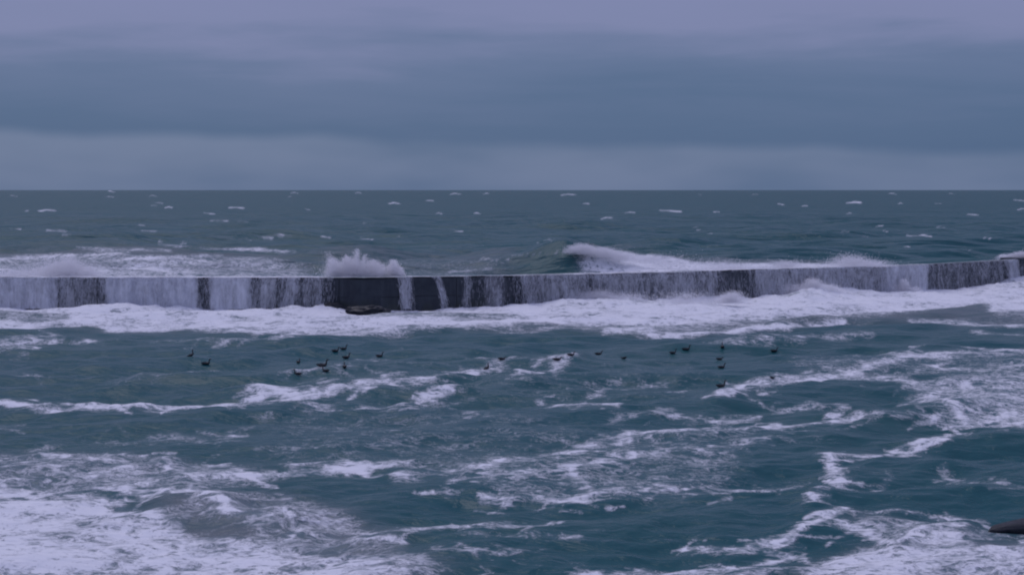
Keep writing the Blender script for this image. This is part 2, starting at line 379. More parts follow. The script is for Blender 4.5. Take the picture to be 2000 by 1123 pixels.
def harbour_z(X, Y):
    X = np.asarray(X, float); Y = np.asarray(Y, float)
    dyn = Y * Y / (H * F) * 2.0
    z = wave_z(X, Y, WH, dyn * 0.8)
    z = z * (0.6 + 0.9 * fbm(X * 0.03, Y * 0.03, 12, 2))
    z = z + 0.8 * sample(hump, X, Y, 0 * X)
    f = sample(foam, X, Y, 0 * X)
    Dw = wall_depth(X / Y); back = Dw - Y
    u = X / Y * F + CX
    # churned mound banked against the wall
    top = np.interp(u, [-300, 0, 300, 560, 640, 700, 780, 980, 1060, 1100, 1170, 1260, 1370, 1470, 1530, 1580, 1640, 1720, 1800, 1840, 1900, 1950, 2000, 2200],
                       [.05, .05, .05, .2, .1, -.1, -.1, .1, .55, 1.15, 1.2, .8, 0.6, .3, 1.15, 1.9, 1.35, .75, .7, .3, .5, 1.2, 1.7, 1.4])
    ww = np.exp(-(np.maximum(back - 1.0, 0) / (4.0 + 5.0 * top)) ** 2)
    z = z + ww * top * (0.86 + 0.5 * (fbm(u * 0.03, Y * 0.2, 31, 3) - 0.5))
    lump = fbm(X * 0.55, Y * 0.42, 51, 4) - 0.5
    z = z + lump * 0.55 * np.clip(f, 0, 1.1) * sstep(60, 140, Y) * (0.35 + 0.65 * ww) + lump * 0.22 * np.clip(f, 0, 1)
    return z

NC = 940
U = np.linspace(-0.42, 0.42, NC)
# rows evenly spread in sight angle; the nearest strip runs on towards the shore
inv_near = np.concatenate([1 / np.array([18., 24., 32., 40.]), np.linspace(1 / 47., 0, 470)[:-1]])
Dw = wall_depth(U)
t_rows = np.concatenate([np.linspace(0, 0.06, 6)[:-1], np.linspace(0.06, 1, 500)])
inv0, inv1 = 1 / 20., 1 / (Dw + 0.6)
def rowinv(t):  # blend: coarse from 20..62 m, then even in 1/Y
    return np.where(t < 0.06, 1 / 20. + (1 / 62. - 1 / 20.) * (t / 0.06), 1 / 62. + (inv1 - 1 / 62.) * ((t - 0.06) / 0.94))
Yh = np.stack([1 / rowinv(t) for t in t_rows]); Xh = U[None, :] * Yh
Zh = harbour_z(Xh, Yh)
foam_h = sample(foam, Xh, Yh, 0 * Xh); murk_h = sample(murk, Xh, Yh, 0 * Xh)

# ------------------------------------------------------------------ water material
def water_material(name, far=False):
    m = bpy.data.materials.new(name); m.use_nodes = True; n = NT(m.node_tree); n.n.clear()
    out = n.new('ShaderNodeOutputMaterial'); p = n.new('ShaderNodeBsdfPrincipled'); n.l.new(p.outputs[0], out.inputs[0])
    geo = n.new('ShaderNodeNewGeometry'); pos = geo.outputs['Position']
    fo = n.new('ShaderNodeAttribute', attribute_name='foam').outputs['Fac']
    mk = n.new('ShaderNodeAttribute', attribute_name='murk').outputs['Fac']
    x, y, z = n.sep(pos)[:3]
    flat = n.comb(x, y, 0.0)
    wv = n.vmath('SCALE', n.vmath('SUBTRACT', n.noise(flat, 0.35, 3, 0.6, color=True), (0.5, 0.5, 0.5)), scale=2.6)
    wp = n.vmath('ADD', flat, wv)
    # lace: ridged noise in three sizes + cell walls + grain
    def ridge(v, sc, det, k):
        a = n.math('ABSOLUTE', n.math('SUBTRACT', n.noise(v, sc, det, 0.6), 0.5))
        return n.math('SUBTRACT', 1.0, n.math('MULTIPLY', a, k, clamp=True), clamp=True)
    str_ = n.vmath('MULTIPLY', wp, (0.7, 1.0, 1.0))
    r1 = ridge(str_, 0.42, 4, 5.0); r2 = ridge(str_, 1.25, 3, 5.0); r3 = ridge(wp, 3.2, 2, 4.5)
    big = n.noise(flat, 0.16, 4, 0.6)
    grain = n.noise(wp, 6.0, 3, 0.65)
    lace = n.math('ADD', n.math('MULTIPLY', r1, 0.28), n.math('ADD', n.math('MULTIPLY', r2, 0.34), n.math('MULTIPLY', r3, 0.22)))
    lace = n.math('ADD', lace, n.math('MULTIPLY', big, 0.22))
    lace = n.math('ADD', lace, n.math('MULTIPLY', n.math('SUBTRACT', grain, 0.5), 0.35))
    clump = n.noise(n.vmath('MULTIPLY', flat, (0.8, 1.0, 1)), 0.22, 4, 0.62, 0.5)
    fo_c = n.math('MULTIPLY', fo, n.rng(clump, 0.30, 0.70, 0.80, 1.14))
    th = n.math('SUBTRACT', 1.05, n.math('MULTIPLY', fo_c, 0.72))
    mask = n.rng(lace, n.math('SUBTRACT', th, 0.17), n.math('ADD', th, 0.33))
    mask = n.math('MULTIPLY', mask, n.rng(fo, 0.05, 0.30), clamp=True)
    # water body: green-grey, paler and browner where it is stirred up
    patchy = n.noise(n.vmath('MULTIPLY', flat, (0.6, 1.0, 1)), 0.05, 3, 0.5)
    deep = n.mix(n.rng(patchy, 0.38, 0.66), (0.009, 0.080, 0.093, 1), (0.013, 0.084, 0.091, 1))
    stirred = n.mix(n.rng(n.noise(flat, 0.3, 3), 0.35, 0.65), (0.09, 0.13, 0.14, 1), (0.13, 0.15, 0.16, 1))
    body = n.mix(n.math('MULTIPLY', mk, 0.85, clamp=True), deep, stirred)
    aer = n.math('MULTIPLY', n.rng(fo, 0.10, 0.9), 0.5)
    body = n.mix(aer, body, (0.16, 0.24, 0.28, 1))
    foamc = n.mix(n.noise(flat, 1.5, 3), (0.68, 0.72, 0.77, 1), (0.82, 0.83, 0.85, 1))
    # wind-roughened water: facets hide each other, so the mean reflectance levels off well below 1 at grazing angles
    p.inputs['Roughness'].default_value = 1.0; p.inputs['Specular IOR Level'].default_value = 0.05
    n.put(p.inputs['Base Color'], n.mix(mask, body, foamc))
    gl = n.new('ShaderNodeBsdfGlossy'); gl.inputs['Roughness'].default_value = 0.22 if not far else 0.26
    fr = n.new('ShaderNodeFresnel'); fr.inputs['IOR'].default_value = 1.33
    refl = n.math('MULTIPLY', n.rng(fr.outputs[0], 0.02, 0.9 if not far else 0.75, 0.03, 0.40 if not far else 0.26), n.math('SUBTRACT', 1.0, n.math('MULTIPLY', mask, 0.95)))
    mxs = n.new('ShaderNodeMixShader'); n.put(mxs.inputs[0], refl); n.l.new(p.outputs[0], mxs.inputs[1]); n.l.new(gl.outputs[0], mxs.inputs[2])
    n.l.new(mxs.outputs[0], out.inputs[0])
    # chop finer than the mesh
    c1 = n.noise(n.vmath('MULTIPLY', flat, (0.55, 1.0, 1)), 0.9, 4, 0.6, 0.4)
    c2 = n.noise(n.vmath('MULTIPLY', flat, (0.45, 1.0, 1)), 0.11 if far else 0.3, 4, 0.6, 0.3)
    hgt = n.math('ADD', n.math('MULTIPLY', c1, 0.25), n.math('MULTIPLY', c2, 2.2 if far else 0.35))
    hgt = n.math('ADD', hgt, n.math('MULTIPLY', mask, 0.10))
    if far:
        c3 = n.noise(n.vmath('MULTIPLY', flat, (0.4, 1.0, 1)), 0.022, 4, 0.6, 0.4)
        hgt = n.math('ADD', hgt, n.math('MULTIPLY', c3, 16.0))
    b = n.new('ShaderNodeBump'); b.inputs['Strength'].default_value = 0.9; b.inputs['Distance'].default_value = 1.0
    n.put(b.inputs['Height'], hgt); n.l.new(b.outputs[0], p.inputs['Normal']); n.l.new(b.outputs[0], gl.inputs['Normal']); n.l.new(b.outputs[0], fr.inputs['Normal'])
    return m
M_HARBOUR = water_material('harbour_water'); M_SEA = water_material('sea_water', True)

me = mesh_from('harbour_water', np.stack([Xh, Yh, Zh], -1).reshape(-1, 3), grid_faces(*Xh.shape))
fattr(me, 'foam', foam_h); fattr(me, 'murk', murk_h)
link('harbour_water', me, M_HARBOUR, kind='structure')

# ------------------------------------------------------------------ open sea, running over the wall top
lip = np.array([-0.04, 0.25, 0.9, 1.7, 2.5, 3.2, 4.5, 7, 10, 15])
NR = 330
t2 = np.linspace(0, 1, NR) ** 1.0
inv_b0 = 1 / (Dw + 18); far_end = 1 / 90000.
Yb = np.concatenate([np.stack([Dw + l for l in lip]), np.stack([1 / (inv_b0 + (far_end - inv_b0) * t) for t in t2])])
Xb = U[None, :] * Yb
back = Yb - Dw[None, :]
ub = U[None, :] * F + CX + 0 * Yb
top = wall_top(U)[None, :] + 0 * Yb
level = np.interp(back.ravel(), [0, 3.2, 7, 18, 60, 160, 320], [1, 1, 0.80, 0.62, 0.45, 0.16, 0.0]).reshape(Yb.shape)
foam_b0 = np.interp(ub, [-400, 0, 500, 620, 640, 780, 800, 830, 1000, 1100, 1400, 1720, 1760, 1815, 1980, 2000, 2300],
                        [1, 1, 1, .95, .62, .62, .8, .55, .6, .8, .85, .95, .75, .55, .55, .85, .8])
onwall = sstep(5.0, 2.6, back)
film = 0.05 + 0.10 * fbm(Xb * 0.5, Yb * 0.6, 8, 3)
base_level = top * level * np.where(back < 4, 1, 1)
dyn = Yb * Yb / (H * F) * 0.9
Zw = wave_z(Xb, Yb, WO, dyn)
# the breaker rearing behind the wall, and the swell beside it
def breaker(X, Y, x0, y0, L, hgt, wid, skew=0.0):
    a = (X - x0) / L; yy = (Y - (y0 + skew * (X - x0)))
    prof = np.where(yy < 0, np.exp(-(yy / (wid * 0.55)) ** 2), np.exp(-(yy / wid) ** 2))
    return hgt * prof * np.exp(-np.abs(a) ** 2.6)
bk = at_depth(1150, 480, 285)
Zw2 = np.zeros_like(Zw)
Zw2 += breaker(Xb, Yb, bk[0] - 1, 287, 7.5, 4.3, 11, 0.10)
Zw2 += breaker(Xb, Yb, bk[0] - 10, 290, 9, 2.3, 10, -0.1)
Zw2 += breaker(Xb, Yb, bk[0] + 11, 280, 8, 1.6, 9, -0.2)
b2 = at_depth(490, 500, 300)
Zw2 += breaker(Xb, Yb, b2[0], 305, 10, 1.6, 8, 0.05)
b3 = at_depth(130, 520, 262)
Zw2 += breaker(Xb, Yb, b3[0], 258, 9, 0.7, 7, 0.05)
near = sstep(3.5, 30, back)
rough_foam = (fbm(Xb * 0.35, Yb * 0.3, 61, 4) - 0.5)
Zb = base_level + film * onwall + near * (Zw * np.where(back < 60, 0.7, 1.0) + Zw2)
fb = sample(foam, Xb, Yb, Zb, 4, 1.0)
fb = np.where(back < 4.6, foam_b0 * (0.9 + 0.3 * (fbm(Xb * 0.8, Yb, 14, 3) - 0.5)), np.where(back < 22, np.maximum(fb, 0.8 * foam_b0), fb))
Zb += rough_foam * 0.9 * np.clip(fb, 0, 1) * near * (back < 130)
mb = np.where(back < 20, 0.8, sample(murk, Xb, Yb, base_level))
me = mesh_from('sea', np.stack([Xb, Yb, Zb], -1).reshape(-1, 3), grid_faces(*Xb.shape))
fattr(me, 'foam', fb); fattr(me, 'murk', mb)
link('sea', me, M_SEA, kind='structure')

# ------------------------------------------------------------------ breakwater wall
def wall_material():
    m = bpy.data.materials.new('wet_concrete'); m.use_nodes = True; n = NT(m.node_tree)
    p = n.n['Principled BSDF']
    geo = n.new('ShaderNodeNewGeometry'); x, y, z = n.sep(geo.outputs['Position'])[:3]
    v = n.comb(x, y, n.math('MULTIPLY', z, 1.0))
    streak = n.noise(n.comb(n.math('MULTIPLY', x, 1.6), n.math('MULTIPLY', y, 1.6), n.math('MULTIPLY', z, 0.14)), 1.0, 5, 0.65)
    mott = n.noise(v, 0.7, 5, 0.65)
    c = n.mix(n.rng(mott, 0.36, 0.66), (0.008, 0.016, 0.028, 1), (0.028, 0.040, 0.052, 1))
    c = n.mix(n.rng(streak, 0.5, 0.8, 0, 0.6), c, (0.065, 0.080, 0.095, 1))
    weed = n.math('MULTIPLY', n.rng(z, 1.9, 0.2), n.rng(n.noise(v, 0.5, 4), 0.4, 0.7))
    c = n.mix(n.math('MULTIPLY', weed, 0.7), c, (0.030, 0.040, 0.026, 1))
    n.put(p.inputs['Base Color'], c)
    n.put(p.inputs['Roughness'], n.rng(mott, 0.3, 0.7, 0.35, 0.7))
    b = n.new('ShaderNodeBump'); b.inputs['Strength'].default_value = 0.7; b.inputs['Distance'].default_value = 0.08
    n.put(b.inputs['Height'], n.noise(v, 2.2, 6, 0.65)); n.l.new(b.outputs[0], p.inputs['Normal'])
    return m
M_WALL = wall_material()

dense_u = np.linspace(-0.43, 0.43, 1200); dd = wall_depth(dense_u)
wx, wy = dense_u * dd, dd
arc = np.concatenate([[0], np.cumsum(np.hypot(np.diff(wx), np.diff(wy)))])
def wall_pt(s):
    return np.array((np.interp(s, arc, wx), np.interp(s, arc, wy)))
wall = bpy.data.objects.new('breakwater_wall', None); COL.objects.link(wall)
wall['label'] = 'long dark wet concrete breakwater wall with waves pouring over it'; wall['category'] = 'breakwater'
s_end = arc[np.argmin(np.abs(dense_u - (1988 - CX) / F))]
cuts = [s_end]
while cuts[0] > 3: cuts.insert(0, cuts[0] - random.uniform(7.2, 8.8))
while cuts[-1] < arc[-1] - 12: cuts.append(cuts[-1] + random.uniform(7.2, 8.8))
THK = 3.0
for a, b_ in zip(cuts[:-1], cuts[1:]):
    p0, p1 = wall_pt(max(a, 0)), wall_pt(b_)
    dirv = (p1 - p0) / np.linalg.norm(p1 - p0); nrm = np.array((dirv[1], -dirv[0]))     # towards the harbour
    g = 0.035
    beyond = a >= s_end - 0.01
    off = random.uniform(-0.05, 0.05) + (0.45 if beyond else 0)
    zt = float(wall_top(p0[0] / p0[1])) + (0.28 if beyond else 0)
    zmid = 1.55 + random.uniform(-0.1, 0.1)
    for (z0, z1, o2, nm) in ((-2.5, zmid - 0.02, 0.07, 'lower_block'), (zmid + 0.02, zt, 0.0, 'upper_block')):
        q0, q1 = p0 + dirv * g, p1 - dirv * g
        ch = 0.07 if nm == 'upper_block' else 0.03
        prof = [(off + o2, z0), (off + o2, z1 - ch), (off + o2 - ch, z1), (-THK, z1), (-THK, z0)]
        V = []
        for q in (q0, q1):
            for (o, z) in prof: V.append((*(q + nrm * o), z))
        k = len(prof)
        fc = [[i, (i + 1) % k, k + (i + 1) % k, k + i] for i in range(k)]
        mesh = bpy.data.meshes.new(nm)
        mesh.from_pydata(V, [], [tuple(f) for f in fc] + [tuple(range(k))[::-1], tuple(range(k, 2 * k))]); mesh.update()
        link(nm, mesh, M_WALL, wall)
# core behind the joints
V = []; ss = np.linspace(0, arc[-1] - 1, 90)
for s in ss:
    q = wall_pt(s); q2 = wall_pt(s + 0.5); dv = (q2 - q) / np.linalg.norm(q2 - q); nn = np.array((dv[1], -dv[0]))
    zt = float(wall_top(q[0] / q[1])) - 0.15
    for o, z in ((-0.25, -2.6), (-0.25, zt), (-THK + 0.2, zt), (-THK + 0.2, -2.6)): V.append((*(q + nn * o), z))
fc = []
for i in range(len(ss) - 1):
    for j in range(4): fc.append((i * 4 + j, i * 4 + (j + 1) % 4, i * 4 + 4 + (j + 1) % 4, i * 4 + 4 + j))
mesh = bpy.data.meshes.new('core'); mesh.from_pydata(V, [], fc); mesh.update(); link('core', mesh, M_WALL, wall)

# ------------------------------------------------------------------ spray and falling water
def droplet_material(name, col):
    m = bpy.data.materials.new(name); m.use_nodes = True; p = m.node_tree.nodes['Principled BSDF']
    n = NT(m.node_tree); geo = n.new('ShaderNodeNewGeometry')
    n.put(p.inputs['Base Color'], n.mix(n.noise(geo.outputs['Position'], 0.8, 3), tuple(c * 0.92 for c in col[:3]) + (1,), col))
    p.inputs['Roughness'].default_value = 0.8; p.inputs['Specular IOR Level'].default_value = 0.2
    tl = n.new('ShaderNodeBsdfTranslucent'); tl.inputs[0].default_value = col
    mx = n.new('ShaderNodeMixShader'); mx.inputs[0].default_value = 0.5
    n.l.new(p.outputs[0], mx.inputs[1]); n.l.new(tl.outputs[0], mx.inputs[2]); n.l.new(mx.outputs[0], n.n['Material Output'].inputs[0])
    return m
M_SPRAY = droplet_material('spray_droplets', (0.96, 0.96, 0.97, 1))
M_FALL = droplet_material('falling_water', (0.78, 0.80, 0.84, 1))

TET = np.array([(1, 1, 1), (1, -1, -1), (-1, 1, -1), (-1, -1, 1)]) / 1.732
TF = np.array([(0, 1, 2), (0, 3, 1), (0, 2, 3), (1, 3, 2)])
def droplets(P, size, axis=None, length=None):
    """tetrahedral drops; with axis/length they are drawn out into filaments"""
    N = len(P); r = np.random.RandomState(N % 9973)
    q = r.normal(size=(N, 4)); q /= np.linalg.norm(q, axis=1)[:, None]
    a, b, c, d = q.T
    R = np.stack([1 - 2 * (c * c + d * d), 2 * (b * c - a * d), 2 * (b * d + a * c), 2 * (b * c + a * d), 1 - 2 * (b * b + d * d), 2 * (c * d - a * b),
                  2 * (b * d - a * c), 2 * (c * d + a * b), 1 - 2 * (b * b + c * c)], -1).reshape(N, 3, 3)
    T = np.einsum('nij,kj->nki', R, TET) * size[:, None, None]
    if axis is not None:
        pr = np.einsum('nki,ni->nk', T, axis)
        T = T + axis[:, None, :] * (pr * (length / size - 1)[:, None])[:, :, None]
    V = (P[:, None, :] + T).reshape(-1, 3)
    Fc = (np.arange(N)[:, None, None] * 4 + TF[None]).reshape(-1, 3)
    return V, Fc

def plume(jets, n, Yd, seed, depth=1.6, size=(0.022, 0.052)):
    """jets: (x px base, y px base, x px tip, y px tip, width px, weight) at the depth Yd"""
    r = np.random.RandomState(seed); P = []
    wsum = sum(j[5] for j in jets)
    for (x0, y0, x1, y1, wd, wt) in jets:
        k = int(1.6 * n * wt / wsum)
        t = r.beta(0.9, 1.7, k)
        lobes = r.normal(0, 0.45, (9, 2)); id_ = r.randint(0, 9, k)
        cx = x0 + (x1 - x0) * t ** 1.15; cy = y0 + (y1 - y0) * t
        spread = wd * (1.0 - 0.55 * t) * 0.5
        px = cx + r.normal(0, 1, k) * spread * 0.55 + lobes[id_, 0] * spread * 1.1
        py = cy + r.normal(0, 1, k) * spread * 0.16 + lobes[id_, 1] * spread * 0.30 * (0.3 + t)
        py = np.minimum(py, y0 + 2)
        dep = Yd + r.normal(0, depth * 0.5, k)
        for a, b, c in zip(px, py, dep): P.append(at_depth(a, b, c))
    P = np.array(P)
    return P, r.uniform(size[0], size[1], len(P)) * np.where(r.rand(len(P)) < 0.10, 1.5, 1)

def spray_object(name, label, jets, n, Yd, seed, cat='sea spray', **kw):
    P, s = plume(jets, n, Yd, seed, **kw)
    V, Fc = droplets(P, s)
    o = P.mean(0); o[2] = P[:, 2].min()
    ob = link(name, mesh_from(name, V - o, Fc, False), M_SPRAY, label=label, category=cat)
    ob.location = o; return ob

def wd_at(x): return float(wall_depth((x - CX) / F))
spray_object('spray_plume', 'tall ragged white spray plume bursting above the bare dark stretch of wall',
             [(688, 538, 680, 502, 44, 1.0), (660, 538, 648, 503, 34, .8), (725, 538, 730, 506, 30, .7), (695, 538, 698, 484, 18, .45), (680, 538, 674, 497, 16, .3),
              (672, 538, 638, 490, 30, .14), (708, 538, 714, 496, 14, .3), (740, 538, 748, 522, 20, .3), (690, 537, 690, 526, 96, .9)], 24000, wd_at(690) + 4.5, 21)
spray_object('spray_plume', 'smaller rounded spray plume beside the tall ragged one on the wall',
             [(770, 537, 768, 507, 24, 1.0), (755, 537, 742, 514, 34, .35), (779, 537, 782, 522, 14, .5)], 9000, wd_at(765) + 4.5, 22)
spray_object('spray_plume', 'broad humped white spray cloud over the foam-covered end of the wall',
             [(135, 545, 138, 503, 60, 1.0), (100, 545, 95, 515, 80, .8), (165, 545, 172, 522, 40, .5), (40, 546, 30, 530, 110, .7), (140, 545, 140, 520, 100, .8)], 42000, wd_at(120) + 4.5, 23, depth=2.5)
spray_object('spray_crest', 'spray blowing off the crest of the green breaker behind the wall',
             [(1140, 495, 1138, 478, 40, 1.0), (1175, 500, 1178, 484, 50, .8), (1215, 508, 1212, 494, 60, .6), (1125, 492, 1115, 482, 30, .3), (1270, 512, 1275, 501, 60, .35)], 24000, 283, 24, depth=2.5)
spray_object('spray_ridge', 'low ridge of broken spray along the wall top beside the breaker',
             [(1300, 524, 1300, 512, 130, .6), (1420, 524, 1415, 513, 90, .6), (1540, 521, 1538, 513, 60, .5), (1650, 519, 1655, 508, 90, 1.0), (1700, 519, 1690, 512, 60, .5)], 18000, wd_at(1500) + 9, 25, depth=2)
spray_object('spray_plume', 'spray puff rising at the step near the receding end of the wall',
             [(1990, 503, 1996, 493, 40, 1.0), (1965, 505, 1962, 500, 30, .3), (2040, 500, 2040, 490, 60, .6)], 7000, wd_at(1990) + 4, 26)
spray_object('splash', 'pointed white splash leaping at the foot of the wall',
             [(1580, 580, 1580, 546, 56, 1.0), (1560, 582, 1560, 558, 70, .8), (1620, 582, 1622, 558, 50, .6), (1590, 584, 1590, 570, 140, .8)], 32000, wd_at(1580) - 2.2, 27, depth=1.2)
spray_object('splash', 'low rolling splash mound against the wall where the foam banks up',
             [(1120, 592, 1118, 572, 90, 1.0), (1165, 592, 1170, 569, 70, 1.0), (1230, 592, 1230, 578, 100, .7), (1420, 590, 1432, 571, 60, .7), (1360, 592, 1360, 580, 120, .5)], 26000, wd_at(1200) - 1.9, 28, depth=1.2)
spray_object('splash', 'white splash streaked upward in front of the pale veil of falling water',
             [(1768, 574, 1766, 544, 22, 1.0), (1750, 576, 1742, 556, 40, .8), (1785, 575, 1790, 560, 30, .5)], 7000, wd_at(1765) - 1.6, 29, depth=0.8)

def fall_object(label, x0, x1, density, seed, lean=0.0, veil=0.5, reach=1.0, clump=1.0):
    """a curtain of overtopping water between two photo columns of the wall"""
    r = np.random.RandomState(seed)
    root = bpy.data.objects.new('waterfall', None); COL.objects.link(root)
    root['label'] = label; root['category'] = 'waterfall'; root['group'] = 'water pouring over the breakwater'
    mid = wall_pt(np.interp(((x0 + x1) / 2 - CX) / F, dense_u, arc)); o = np.array((mid[0], mid[1], 0.0)); root.location = o
    s0, s1 = [np.interp((x - CX) / F, dense_u, arc) for x in (x0, x1)]
    # strands
    n = int((s1 - s0) * 170 * density)
    nst = max(2, int((s1 - s0) * 1.6))
    centres = r.uniform(s0, s1, nst); cw = r.uniform(0.05, 0.45, nst) * clump; hd = r.normal(0, 0.16, nst) + lean
    pick = r.randint(0, nst, n); t = r.rand(n) ** 0.85
    wander = r.rand(n) < 0.45
    s = np.where(wander, r.uniform(s0, s1, n), centres[pick] + r.normal(0, 1, n) * cw[pick] * (0.35 + t))
    s = np.clip(s, s0 - 0.9 * r.rand(n), s1 + 0.9 * r.rand(n))
    out = np.abs(r.normal(0.55, 0.25, n)) * reach
    tt = t * 0.92                       # seconds of fall
    fall = 4.9 * tt ** 2
    side = np.where(wander, lean + r.normal(0, .1, n), hd[pick]) * tt * 1.6
    q = np.stack([np.interp(s + side, arc, wx), np.interp(s + side, arc, wy)], -1)
    q2 = np.stack([np.interp(s + side + .5, arc, wx), np.interp(s + side + .5, arc, wy)], -1)
    tg = (q2 - q) / np.linalg.norm(q2 - q, axis=1)[:, None]; nn = np.stack([tg[:, 1], -tg[:, 0]], -1)
    zt = wall_top(q[:, 0] / q[:, 1]) + 0.06
    xy = q + nn * (0.10 + out * tt)[:, None]
    P = np.stack([xy[:, 0], xy[:, 1], zt - fall], -1)
    ax = np.stack([nn[:, 0] * out + tg[:, 0] * side * 2, nn[:, 1] * out + tg[:, 1] * side * 2, -9.8 * tt - 0.8], -1)
    ax /= np.linalg.norm(ax, axis=1)[:, None]
    L = r.uniform(0.14, 0.62, n) * (0.35 + tt); sz = r.uniform(0.010, 0.026, n)
    V, Fc = droplets(P, sz, ax, L)
    link('strands', mesh_from('strands', V - o, Fc, False), M_FALL, root, kind='stuff')
    # the thin sheet the strands tear out of
    if veil > 0:
        ns, nv = max(4, int((s1 - s0) / 0.18)), 16
        S, T = np.meshgrid(np.linspace(s0, s1, ns), np.linspace(0, 0.90, nv))
        q = np.stack([np.interp(S, arc, wx), np.interp(S, arc, wy)], -1); q2 = np.stack([np.interp(S + .5, arc, wx), np.interp(S + .5, arc, wy)], -1)
        tg = (q2 - q) / np.linalg.norm(q2 - q, axis=-1)[..., None]; nn = np.stack([tg[..., 1], -tg[..., 0]], -1)
        of = 0.11 + 0.35 * reach * T * (0.7 + 0.8 * fbm(S * 1.3, T * 0.3, seed, 3))
        xy = q + nn * of[..., None] + tg * (lean * T * 1.6)[..., None]
        zz = wall_top(q[..., 0] / q[..., 1]) + 0.08 - 4.9 * T ** 2
        me = mesh_from('sheet', np.concatenate([xy, zz[..., None]], -1).reshape(-1, 3) - o, grid_faces(nv, ns))
        edge = np.minimum((S - s0), (s1 - S)); cov = veil * sstep(-0.2, min(1.8, (s1 - s0) * .4), edge + 0.9 * fbm(S * 2, T * 2, seed + 3, 2) - 0.3)
        fattr(me, 'cover', cov); fattr(me, 'along', S - 0.0 * T); fattr(me, 'drop', T)
        link('sheet', me, M_SHEET, root)
    return root

def sheet_material():
    m = bpy.data.materials.new('water_sheet'); m.use_nodes = True; n = NT(m.node_tree); n.n.clear()
    out = n.new('ShaderNodeOutputMaterial'); mx = n.new('ShaderNodeMixShader'); tr = n.new('ShaderNodeBsdfTransparent')
    p = n.new('ShaderNodeBsdfPrincipled'); p.inputs['Base Color'].default_value = (0.74, 0.77, 0.82, 1); p.inputs['Roughness'].default_value = 0.55
    cov = n.new('ShaderNodeAttribute', attribute_name='cover').outputs['Fac']
    al = n.new('ShaderNodeAttribute', attribute_name='along').outputs['Fac']
    dr = n.new('ShaderNodeAttribute', attribute_name='drop').outputs['Fac']
    s1 = n.noise(n.comb(n.math('MULTIPLY', al, 2.6), n.math('MULTIPLY', dr, 2.0), 0), 1.0, 6, 0.75, 0.35)
    s2 = n.noise(n.comb(n.math('MULTIPLY', al, 0.5), n.math('MULTIPLY', dr, 0.8), 4), 1.0, 3, 0.6)
    s3 = n.noise(n.comb(n.math('ADD', n.math('MULTIPLY', al, 8.0), n.math('MULTIPLY', dr, 1.5)), n.math('MULTIPLY', dr, 2.6), 9), 1.0, 4, 0.7, 0.5)
    s4 = n.noise(n.comb(n.math('MULTIPLY', al, 0.9), n.math('MULTIPLY', dr, 4.0), 2), 1.0, 5, 0.7, 0.8)      # torn lumps and splashes
    v = n.math('ADD', n.math('MULTIPLY', s1, 0.40), n.math('MULTIPLY', s2, 0.25))
    v = n.math('ADD', v, n.math('ADD', n.math('MULTIPLY', s3, 0.25), n.math('MULTIPLY', n.math('SUBTRACT', s4, 0.33), 0.35)))
    th = n.math('SUBTRACT', 0.98, n.math('MULTIPLY', cov, 0.9))
    a = n.rng(v, n.math('SUBTRACT', th, 0.26), n.math('ADD', th, 0.20), 0.0, 0.94)
    n.put(mx.inputs[0], a); n.l.new(tr.outputs[0], mx.inputs[1]); n.l.new(p.outputs[0], mx.inputs[2]); n.l.new(mx.outputs[0], out.inputs[0])
    return m
M_SHEET = sheet_material()
FALLS = [
    ('broad torn white cascade under the humped spray cloud', -60, 128, 1.0, 0.56, .1), 
    ('thin see-through dark veil of water between two heavy white cascades', 100, 206, .7, 0.4, 0),
    ('widest and heaviest white cascade pouring over the wall', 190, 402, 1.5, 0.6, .1),
    ('heavy white cascade ending at a torn gap in the curtain', 394, 506, 1.1, 0.58, .1),
    ('thinning slanted streams next to the bare dark wall face', 494, 562, .6, 0.42, -.35),
    ('bright twin slanted stream splashing at the foot of the wall', 550, 592, 1.2, 0.52, -.3),
    ('soft half-transparent fall at the edge of the bare dark wall face', 578, 650, .55, 0.42, -.15),
    ('single narrow fall crossing the bare dark wall face', 772, 806, .75, 0.49, .25),
    ('thin bright slanting trickle on the dark wall beside the narrow fall', 842, 858, .7, 0.46, .8),
    ('pair of wispy trickles on the dark wall face', 900, 925, .35, 0.4, -.1),
    ('faint scattered trickles before the long grey curtain begins', 930, 1005, .22, 0.35, -.2),
    ('fine streaked curtain with one bright slanted strand', 1000, 1162, .60, 0.42, .25),
    ('long even curtain of fine drops behind the banked foam', 1138, 1408, .55, 0.42, .2),
    ('barely wet sheet at the dark gap in the long curtain', 1395, 1468, .14, 0.3, .3),
    ('grey curtain behind the pointed splash', 1460, 1662, .8, 0.47, .15),
    ('smooth grey curtain under the low ridge of spray', 1632, 1740, .75, 0.46, 0),
    ('palest smooth veil of falling water before the dark ribbed stretch', 1718, 1820, 1.1, 0.57, 0),
    ('thin separate vertical trickles down the dark receding stretch', 1816, 1965, .28, 0.36, 0),
    ('arched stream pouring over the step at the end of the wall', 1960, 1992, .9, 0.52, .4),
    ('thin fall past the step where the wall recedes', 1994, 2120, .4, 0.4, 0)]
for i, (lb, a, b_, de, ve, le) in enumerate(FALLS):
    fall_object(lb, a, b_, de, 100 + i, lean=le, veil=ve)

